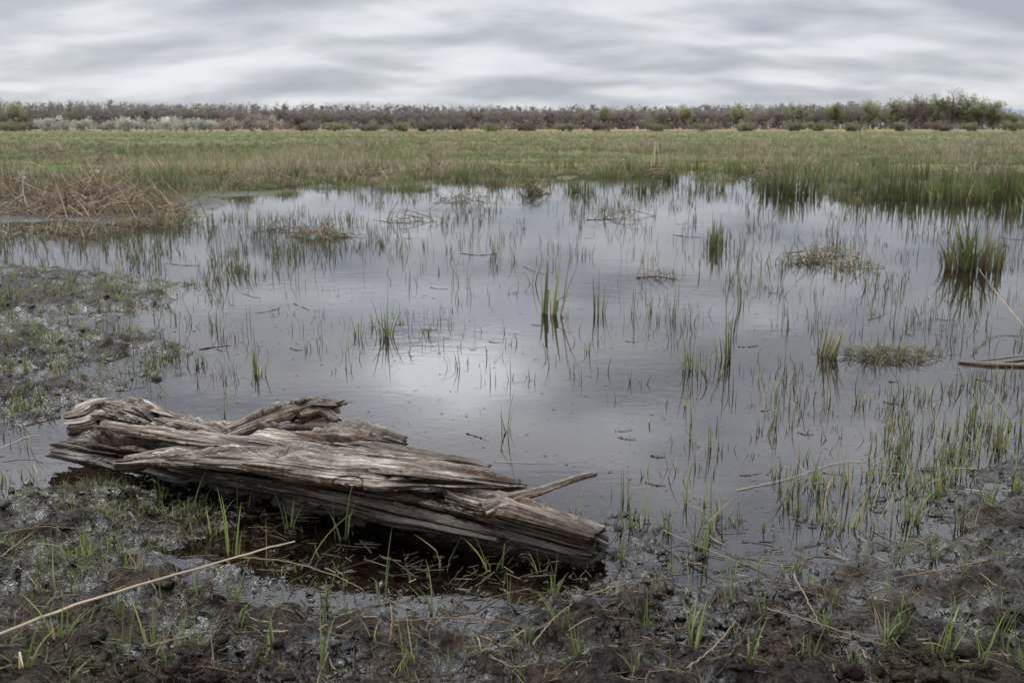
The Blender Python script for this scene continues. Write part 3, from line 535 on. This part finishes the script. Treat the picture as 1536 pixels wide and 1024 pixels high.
# points: (u,v,z,h,w)
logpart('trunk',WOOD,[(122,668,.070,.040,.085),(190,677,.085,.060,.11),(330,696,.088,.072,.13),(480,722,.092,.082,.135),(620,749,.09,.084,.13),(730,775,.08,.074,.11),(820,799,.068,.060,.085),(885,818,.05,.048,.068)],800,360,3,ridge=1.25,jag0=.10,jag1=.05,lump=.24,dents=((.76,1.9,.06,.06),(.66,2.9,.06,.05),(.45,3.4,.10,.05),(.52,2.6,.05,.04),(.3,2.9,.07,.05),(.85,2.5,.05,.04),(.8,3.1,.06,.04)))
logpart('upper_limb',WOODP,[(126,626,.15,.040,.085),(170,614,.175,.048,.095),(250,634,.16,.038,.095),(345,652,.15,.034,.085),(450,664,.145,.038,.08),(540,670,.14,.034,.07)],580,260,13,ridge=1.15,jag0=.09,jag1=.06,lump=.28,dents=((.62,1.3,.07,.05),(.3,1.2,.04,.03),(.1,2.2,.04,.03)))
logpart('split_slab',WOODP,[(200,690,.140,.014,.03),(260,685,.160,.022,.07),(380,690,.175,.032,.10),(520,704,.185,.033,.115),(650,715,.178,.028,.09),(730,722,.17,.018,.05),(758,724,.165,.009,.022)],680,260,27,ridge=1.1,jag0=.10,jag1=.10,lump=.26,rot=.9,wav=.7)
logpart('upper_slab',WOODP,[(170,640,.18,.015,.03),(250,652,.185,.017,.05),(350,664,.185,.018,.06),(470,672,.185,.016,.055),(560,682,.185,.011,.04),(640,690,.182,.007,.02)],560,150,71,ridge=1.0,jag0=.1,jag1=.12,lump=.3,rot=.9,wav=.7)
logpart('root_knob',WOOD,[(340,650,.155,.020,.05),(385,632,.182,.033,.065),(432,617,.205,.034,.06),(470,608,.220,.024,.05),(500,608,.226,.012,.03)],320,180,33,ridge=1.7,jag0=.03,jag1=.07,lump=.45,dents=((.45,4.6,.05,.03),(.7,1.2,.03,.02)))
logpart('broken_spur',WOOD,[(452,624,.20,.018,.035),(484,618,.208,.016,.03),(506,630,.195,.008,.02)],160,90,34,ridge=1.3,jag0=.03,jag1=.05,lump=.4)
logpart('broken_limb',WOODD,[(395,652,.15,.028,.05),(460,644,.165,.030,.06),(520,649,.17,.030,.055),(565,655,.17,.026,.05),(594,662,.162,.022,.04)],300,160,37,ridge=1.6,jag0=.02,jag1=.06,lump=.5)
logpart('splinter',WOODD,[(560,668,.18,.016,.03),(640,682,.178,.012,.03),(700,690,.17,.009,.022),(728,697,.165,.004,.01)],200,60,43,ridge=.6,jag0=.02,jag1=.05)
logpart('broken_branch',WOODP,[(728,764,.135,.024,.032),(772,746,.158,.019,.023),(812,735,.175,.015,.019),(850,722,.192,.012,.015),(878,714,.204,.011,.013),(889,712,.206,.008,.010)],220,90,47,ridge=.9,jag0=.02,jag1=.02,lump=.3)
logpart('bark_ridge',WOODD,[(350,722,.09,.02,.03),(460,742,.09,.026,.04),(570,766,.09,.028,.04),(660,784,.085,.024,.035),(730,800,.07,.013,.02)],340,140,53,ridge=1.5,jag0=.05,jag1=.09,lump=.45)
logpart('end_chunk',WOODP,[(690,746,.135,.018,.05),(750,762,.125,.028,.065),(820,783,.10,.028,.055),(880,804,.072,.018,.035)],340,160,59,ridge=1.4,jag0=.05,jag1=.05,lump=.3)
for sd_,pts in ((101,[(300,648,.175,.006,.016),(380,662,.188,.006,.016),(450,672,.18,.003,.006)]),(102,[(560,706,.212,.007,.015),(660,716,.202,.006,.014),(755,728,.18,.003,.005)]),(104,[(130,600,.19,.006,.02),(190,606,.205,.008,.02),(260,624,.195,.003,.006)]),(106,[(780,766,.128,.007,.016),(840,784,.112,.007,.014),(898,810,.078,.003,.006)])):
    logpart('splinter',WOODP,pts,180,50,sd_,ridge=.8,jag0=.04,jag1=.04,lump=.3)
pe=bpy.data.objects.new('driftwood_branch',None); COL.objects.link(pe); pb=P(1500,546,0); pe.location=tuple(pb); pe["label"]='flat weathered brown branch floating on still water'; pe["category"]='branch'
for nm,pts in (('limb',[(1445,543,.006,.006,.012),(1490,546,.008,.010,.018),(1560,548,.008,.010,.018),(1640,552,.008,.008,.012)]),('side_limb',[(1470,541,.014,.004,.008),(1510,536,.016,.006,.010),(1560,530,.016,.004,.008)])):
    V,q_,gv,cv=sweep(pts,160,50,61,ridge=.5); add(nm,build_mesh(nm,V-pb,q_,np.tile([.15,.11,.075],(len(V),1))*(1-.7*cv[:,None]),STRAW,True),parent=pe)

# ---------------- litter on mud, flecks on water, clods ----------------
u=rng.uniform(-150,1700,7500); v=rng.uniform(420,1060,7500); x,y=G(u,v); s=sdn(x,y); k=(s>-.12)&((v>700)|(u<330)); x,y=x[k],y[k]
n=len(x); L=rng.uniform(.010,.08,n)*(.6+rng.random(n)**3*1.8); az=rng.uniform(0,6.28,n); t=np.linspace(-.5,.5,4); kk=rng.normal(0,.13,n)
PXs=x[:,None]+L[:,None]*(t*np.cos(az)[:,None]-kk[:,None]*t*t*np.sin(az)[:,None]); PYs=y[:,None]+L[:,None]*(t*np.sin(az)[:,None]+kk[:,None]*t*t*np.cos(az)[:,None])
Zs=np.maximum(hgt(PXs,PYs),0)+.001+rng.uniform(0,.004,(n,1)); Zs=.6*Zs+.4*Zs.mean(1,keepdims=True)
pr=[]
for i in range(n):
    c=DRYS[rng.integers(4)]*(rng.uniform(.08,.32) if rng.random()<.9 else .65)
    pr.append(tube(np.stack([PXs[i],PYs[i],Zs[i]],-1),rng.uniform(.0006,.0016),4,c))
V,Fc,C=merge(pr); add('plant_litter',build_mesh('plant_litter',V,Fc,C,STRAW),'scattered dead stem fragments on wet mud','litter',kind='stuff')
def lumps(x,y,z,sz):
    n=len(x); ico=np.array([[0,0,1],[.89,0,.45],[.28,.85,.45],[-.72,.53,.45],[-.72,-.53,.45],[.28,-.85,.45],[.72,.53,-.45],[-.28,.85,-.45],[-.89,0,-.45],[-.28,-.85,-.45],[.72,-.53,-.45],[0,0,-1]])
    fc=np.array([[0,1,2],[0,2,3],[0,3,4],[0,4,5],[0,5,1],[1,6,2],[2,7,3],[3,8,4],[4,9,5],[5,10,1],[6,7,2],[7,8,3],[8,9,4],[9,10,5],[10,6,1],[11,7,6],[11,8,7],[11,9,8],[11,10,9],[11,6,10]])
    V=ico[None]*rng.uniform(.4,1.5,(n,12,1))*sz[:,None,None]*np.stack([rng.uniform(.6,1.6,n),rng.uniform(.6,1.6,n),rng.uniform(.35,.8,n)],-1)[:,None]
    V+=np.stack([x,y,z],-1)[:,None]; return V.reshape(-1,3),(fc[None]+(np.arange(n)*12)[:,None,None]).reshape(-1,3)
u=rng.uniform(-150,1700,22000); v=rng.uniform(415,1060,22000); x,y=G(u,v); s=sdn(x,y); cl=fbm2(x*3,y*3,3,61)
k=(s>-.40)&((v>690)|(u<330))&(rng.random(len(x))<np.clip(.2+1.2*cl,.02,1)); x,y=x[k],y[k]; z=hgt(x,y); k=z>-.05; x,y,z=x[k],y[k],z[k]; sz=rng.uniform(.002,.008,len(x))+.020*rng.random(len(x))**5
z=np.where(z<0,-sz*.1,z-sz*.1)
V,Fc=lumps(x,y,z,sz); add('mud_clods',build_mesh('mud_clods',V,Fc,None,MUD,True),'small wet black mud clods','mud',kind='stuff')
u=rng.uniform(-100,1650,3600); v=rng.uniform(300,830,3600); x,y=G(u,v); s=pond_sd(x,y); k=s<-.05; x,y=x[k],y[k]; n=len(x); d=np.hypot(x,y)
sz=rng.uniform(.003,.010,n)*np.clip(d/4,.7,2); a=rng.uniform(0,6.28,(n,3))+np.array([0,2.1,4.2]); Vf=np.stack([x[:,None]+sz[:,None]*np.cos(a)*1.3,y[:,None]+sz[:,None]*np.sin(a),np.full((n,3),.0025)],-1)
add('floating_debris',build_mesh('floating_debris',Vf.reshape(-1,3),np.arange(n*3).reshape(n,3),np.tile([.07,.055,.04],(n*3,1)),STRAW),'tiny dark plant flecks floating on water','debris',kind='stuff')

# ---------------- far wood ----------------
def crown_tris(cx,cy,cz,rx,rz,n,size,col,nclump=9,ry=None,sig=.22):
    ry=ry or rx
    cc=rng.normal(0,.5,(nclump,3)); cc/=np.maximum(1,np.linalg.norm(cc,axis=1)/.8)[:,None]; cb=rng.uniform(.78,1.18,nclump)
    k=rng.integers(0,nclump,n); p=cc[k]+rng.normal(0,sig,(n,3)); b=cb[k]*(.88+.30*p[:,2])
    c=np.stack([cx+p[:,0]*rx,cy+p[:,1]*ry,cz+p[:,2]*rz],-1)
    tri=c[:,None]+rng.normal(0,1,(n,3,3))*size
    return tri.reshape(-1,3),np.arange(n*3).reshape(n,3),np.repeat(np.clip(b,.3,1.6)[:,None]*np.asarray(col)*rng.uniform(.9,1.1,(n,1)),3,0)
parts=[]
BR_HAZE=[np.array([.175,.148,.135]),np.array([.165,.146,.138]),np.array([.185,.160,.135])]; GR=[np.array([.195,.195,.125]),np.array([.175,.18,.12])]  # distance haze is mixed into these greyed foliage colours
for row,(D,hb) in enumerate([(400,9.0),(425,11.1),(450,13.4)]):
    for xx in np.arange(-360,360,2.2):
        uu=768+xx/D*F
        hmul=1. if uu<1480 else max(.38,1-(uu-1480)/40*.62)
        prof=1.+.09*noise2(np.array([xx*.014]),np.array([3.+row*.3]),4)[0]+.03*noise2(np.array([xx*.06]),np.array([row*5.]),6)[0]-.05*math.exp(-((uu-450)/150)**2)-.05*(uu>500)+.06*(uu<250)+.10*min(1,max(0,(uu-1150)/250))
        hgt_=hb*prof*hmul*rng.uniform(.97,1.03); green=rng.random()<(.06+.26*(uu>1000)+.12*(uu<120))
        col=(GR[rng.integers(2)] if green else BR_HAZE[rng.integers(3)])*rng.uniform(.93,1.06)
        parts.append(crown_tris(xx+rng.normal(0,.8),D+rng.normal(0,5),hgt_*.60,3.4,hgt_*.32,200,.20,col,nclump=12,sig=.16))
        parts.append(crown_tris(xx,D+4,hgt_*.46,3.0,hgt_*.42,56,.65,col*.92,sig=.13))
        if row==0: parts.append(crown_tris(xx+rng.normal(0,1.5),D-14+rng.normal(0,5),1.6,3.2,2.2,50,.4,np.array([.17,.14,.11])*rng.uniform(.8,1.2)))
for xx in np.arange(-360,360,1.6):
    D=415; uu=768+xx/D*F; h0=6.5*(.35 if uu>1490 else 1)
    p=np.stack([np.full(3,xx)+rng.normal(0,.3,3),np.full(3,D+rng.normal(0,10)),np.array([-.5,h0*.5,h0])],-1); parts.append(tube(p,np.array([.3,.2,.08]),4,(.14,.12,.11)))
tri=[p for p in parts if p[1].shape[1]==3]; qd=[p for p in parts if p[1].shape[1]==4]
V1,F1,C1=merge(tri); V2,F2,C2=merge(qd)
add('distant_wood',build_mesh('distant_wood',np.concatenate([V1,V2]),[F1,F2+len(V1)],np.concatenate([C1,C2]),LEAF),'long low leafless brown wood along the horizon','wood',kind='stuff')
xs=np.linspace(-900,1500,60); V=[];
for xx in xs:
    h_=6+16*np.exp(-((xx-650)/260)**2)+4*noise2(np.array([xx*.006]),np.array([1.]),8)[0]; V+=[(xx,1150,-1),(xx,1200,h_),(xx,1400,h_)]
V=np.array(V); q_=[]
for i in range(59):
    for j in range(2): q_.append((3*i+j,3*i+3+j,3*i+4+j,3*i+1+j))
mh,nt,nd,lk=newmat('hill_woodland_hazed'); o_=N(nd,'ShaderNodeOutputMaterial'); nn=N(nd,'ShaderNodeTexNoise',Scale=.05,Detail=6.); r_=ramp(nd,[(.3,(.14,.18,.23)),(.7,(.18,.22,.27))]); p_=N(nd,'ShaderNodeBsdfPrincipled',Roughness=1.)  # blue aerial haze painted into the hill's base colour
g_=N(nd,'ShaderNodeNewGeometry'); lk.new(g_.outputs['Position'],nn.inputs['Vector']); lk.new(nn.outputs[0],r_.inputs[0]); lk.new(r_.outputs[0],p_.inputs[0]); lk.new(p_.outputs[0],o_.inputs[0])
add('hill',build_mesh('hill',V,np.array(q_),None,mh,True),'low hazy blue hill on the horizon','hill',kind='structure')
def tree(u0,D,hm,rx,col,lab,name='tree',n=1500,size=.20,cat='tree',grp='trees at the meadow edge',cz=.58,cr=.40):
    xx=(u0-768)/F*D; e=bpy.data.objects.new(name,None); COL.objects.link(e); e.location=(xx,D,.1); e["label"]=lab; e["category"]=cat; e["group"]=grp
    ps=[tube(np.array([[0,0,-.3],[rng.normal(0,.1),0,hm*.3],[rng.normal(0,.3),0,hm*.6],[rng.normal(0,.4),0,hm*.9]]),np.array([.3,.22,.13,.04])*hm/12,6,(.1,.08,.07))]
    for i in range(9):
        a=rng.uniform(0,6.28); z0=hm*rng.uniform(.25,.65); l=rx*rng.uniform(.5,.95); p0=np.array([0,0,z0]); p1=p0+np.array([math.cos(a)*l*.5,math.sin(a)*l*.5,hm*.12]); p2=p0+np.array([math.cos(a)*l,math.sin(a)*l,hm*.25]); ps.append(tube(np.array([p0,p1,p2]),np.array([.11,.07,.025])*hm/12,4,(.1,.08,.07)))
    V,Fc,C=merge(ps); add('trunk',build_mesh('trunk',V,Fc,C,BARK),parent=e)
    V,Fc,C=merge([crown_tris(0,0,hm*cz,rx,hm*cr,n,size,col,14,sig=.18),crown_tris(0,0,hm*cz*.85,rx*.8,hm*cr*.8,n//8,size*2.8,np.asarray(col)*.8,8,sig=.15)]); add('crown',build_mesh('crown',V,Fc,C,LEAF),parent=e)
for (u0,D,hm,rx,k) in [(1372,385,14.,4.2,0),(1392,380,15.,4.6,1),(1412,382,15.2,4.6,0),(1432,380,13.6,4.2,1),(1452,380,12.2,3.8,1),(1474,378,10.4,3.4,1),(1350,388,13.4,4.2,0),(1330,390,12.6,4.,1),(1500,376,6,3.,1),(1240,392,11.4,3.8,1),(1180,392,10.6,3.8,1),(1100,392,10,3.6,1),(1290,392,11.8,4,1),(1020,395,9.8,3.6,1),(900,395,9.4,3.6,1),(40,395,11,3.8,1)]:
    tree(u0,D,hm,rx,[np.array([.23,.20,.16]),np.array([.26,.265,.145])][k],['bare brown tree standing at the meadow edge','tree with fresh yellow-green spring leaves at meadow edge'][k])
for (u0,D,hm,rx,k) in [(85,230,3.2,2.8,0),(110,232,3.5,3.2,0),(140,228,3.0,2.8,0),(205,235,3.4,3.2,0),(232,235,3.6,3.4,0),(262,238,3.4,3.4,0),(290,236,3.4,3.4,0),(318,238,3.2,3.,0),(180,238,2.8,3,0),(385,240,4.6,3.6,1),(412,245,3.8,3.4,1),(352,262,3.8,3.4,1),(655,235,3.2,3.4,2),(690,238,3.4,3.4,2),(640,240,2.6,2.8,2),(1110,240,2.4,2.8,3),(1180,250,2.4,3.4,3),(1215,250,2.4,3.4,3),(1340,250,2.4,2.8,3),(30,240,2.6,3.6,3),(470,245,2.2,3.6,2),(560,250,2,3.4,2),(790,250,2,3.4,2),(900,255,2.2,3.6,2),(980,250,2,3.4,3),(1440,250,2.4,3.4,3),(1500,245,2.8,3.4,3),(60,250,2.6,3.4,2),(510,240,2.2,3.4,3),(600,240,2.1,3.6,3),(740,240,2.2,3.6,3),(850,240,2,3.4,3),(1050,240,2.2,3.4,3),(1270,240,2.4,3.4,3),(1400,240,2.6,3.4,2)]:
    tree(u0,D,hm,rx,[np.array([.47,.46,.38]),np.array([.33,.27,.22]),np.array([.16,.13,.10]),np.array([.20,.195,.11])][k],['white blossoming shrub at the edge of the meadow','dense tan leafless shrub at meadow edge','dark brown leafless shrub at meadow edge','yellow-green low shrub at meadow edge'][k],'shrub',520,.15,'shrub','shrubs along the meadow edge',.5,.5)

# ---------------- world ----------------
w=bpy.data.worlds.new('World'); scene.world=w; w.use_nodes=True; nt=w.node_tree; nd=nt.nodes; lk=nt.links; nd.clear()
out=N(nd,'ShaderNodeOutputWorld'); bg=N(nd,'ShaderNodeBackground',Strength=1.)
sky=N(nd,'ShaderNodeTexSky',sky_type='NISHITA'); sky.sun_disc=False; sky.sun_elevation=math.radians(48); sky.sun_rotation=math.radians(-50)
tc=N(nd,'ShaderNodeTexCoord'); sp_=N(nd,'ShaderNodeSeparateXYZ'); lk.new(tc.outputs['Generated'],sp_.inputs[0])
zz=mathn(nd,lk,'ADD',mathn(nd,lk,'MAXIMUM',sp_.outputs[2],0.),.24)
cx=mathn(nd,lk,'DIVIDE',sp_.outputs[0],zz); cy=mathn(nd,lk,'DIVIDE',sp_.outputs[1],zz)
cb=N(nd,'ShaderNodeCombineXYZ'); lk.new(cx,cb.inputs[0]); lk.new(cy,cb.inputs[1])
mp=N(nd,'ShaderNodeMapping'); mp.inputs['Location'].default_value=(7.3,4.1,0); mp.inputs['Scale'].default_value=(.80,1.25,1); lk.new(cb.outputs[0],mp.inputs[0])
n1=N(nd,'ShaderNodeTexNoise',Scale=2.6,Detail=9.,Roughness=.46,Distortion=.2); lk.new(mp.outputs[0],n1.inputs['Vector'])
n2=N(nd,'ShaderNodeTexNoise',Scale=1.0,Detail=3.,Roughness=.5); lk.new(mp.outputs[0],n2.inputs['Vector'])
mp2=N(nd,'ShaderNodeMapping'); mp2.inputs['Location'].default_value=(7.3,4.0,0); mp2.inputs['Scale'].default_value=(.80,1.25,1); lk.new(cb.outputs[0],mp2.inputs[0])
n1b=N(nd,'ShaderNodeTexNoise',Scale=2.6,Detail=5.,Roughness=.45,Distortion=.2); lk.new(mp2.outputs[0],n1b.inputs['Vector'])
vv=mathn(nd,lk,'ADD',mathn(nd,lk,'MULTIPLY',n1.outputs[0],.64),mathn(nd,lk,'MULTIPLY',n2.outputs[0],.36))
vv=mathn(nd,lk,'ADD',vv,mathn(nd,lk,'MULTIPLY',mathn(nd,lk,'SUBTRACT',n1.outputs[0],n1b.outputs[0]),.22))
cr=ramp(nd,[(.36,(.47,.50,.565)),(.44,(.575,.605,.665)),(.51,(.70,.725,.775)),(.56,(.81,.83,.87)),(.64,(.90,.915,.945))]); lk.new(vv,cr.inputs[0])
skys=nd.new('ShaderNodeMix'); skys.data_type='RGBA'; skys.blend_type='MULTIPLY'; skys.inputs[0].default_value=1; lk.new(sky.outputs[0],skys.inputs[6]); skys.inputs[7].default_value=(.1,.1,.1,1)
cov=mixc(nd,lk,.94,skys.outputs[2],cr.outputs[0])
gain=maprange(nd,lk,sp_.outputs[2],.20,.75,0.94,3.7)
for (az_,el_,wx_,wz_,am) in [(-3.,14.5,.09,.034,1.25),(-4.5,10.2,.16,.026,.65),(16.,10.5,.12,.022,.4),(8.,17.,.08,.03,.35)]:  # bright sky patches added above the frame to show in the water reflection
    a_=math.radians(az_); e_=math.radians(el_); x0=math.sin(a_)*math.cos(e_); z0=math.sin(e_)
    dx=mathn(nd,lk,'DIVIDE',mathn(nd,lk,'SUBTRACT',sp_.outputs[0],x0),wx_); dz=mathn(nd,lk,'DIVIDE',mathn(nd,lk,'SUBTRACT',sp_.outputs[2],z0),wz_)
    q2=mathn(nd,lk,'ADD',mathn(nd,lk,'MULTIPLY',dx,dx),mathn(nd,lk,'MULTIPLY',dz,dz))
    q2=mathn(nd,lk,'ADD',q2,mathn(nd,lk,'MULTIPLY',mathn(nd,lk,'SUBTRACT',.5,n1.outputs[0]),3.))
    ex=mathn(nd,lk,'EXPONENT',mathn(nd,lk,'MULTIPLY',mathn(nd,lk,'MAXIMUM',q2,0.),-1.))
    fr_=mathn(nd,lk,'GREATER_THAN',sp_.outputs[1],0.)
    gain=mathn(nd,lk,'ADD',gain,mathn(nd,lk,'MULTIPLY',mathn(nd,lk,'MULTIPLY',ex,am),fr_))
vm=N(nd,'ShaderNodeVectorMath',operation='SCALE'); lk.new(cov,vm.inputs[0]); lk.new(gain,vm.inputs['Scale'])
lk.new(vm.outputs[0],bg.inputs[0]); lk.new(bg.outputs[0],out.inputs[0])
sl=bpy.data.lights.new('sun','SUN'); sl.energy=1.5; sl.angle=math.radians(20); sl.color=(1,.96,.90); so=bpy.data.objects.new('sun',sl); COL.objects.link(so)
el,azr=math.radians(48),math.radians(-50); dv=Vector((math.sin(azr)*math.cos(el),math.cos(azr)*math.cos(el),math.sin(el))); so.rotation_euler=dv.to_track_quat('Z','Y').to_euler()
# ---------------- camera ----------------
cam=bpy.data.cameras.new('camera'); co=bpy.data.objects.new('camera',cam); COL.objects.link(co); co.location=(0,0,H); co.rotation_euler=(math.pi/2-PITCH,0,0)
cam.sensor_width=36; cam.lens=35; cam.clip_start=.05; cam.clip_end=5000; cam.dof.use_dof=True; cam.dof.focus_distance=4.1; cam.dof.aperture_fstop=5.0
scene.camera=co
scene.view_settings.view_transform='Standard'
try: scene.view_settings.look='None'
except: pass
scene.view_settings.exposure=0
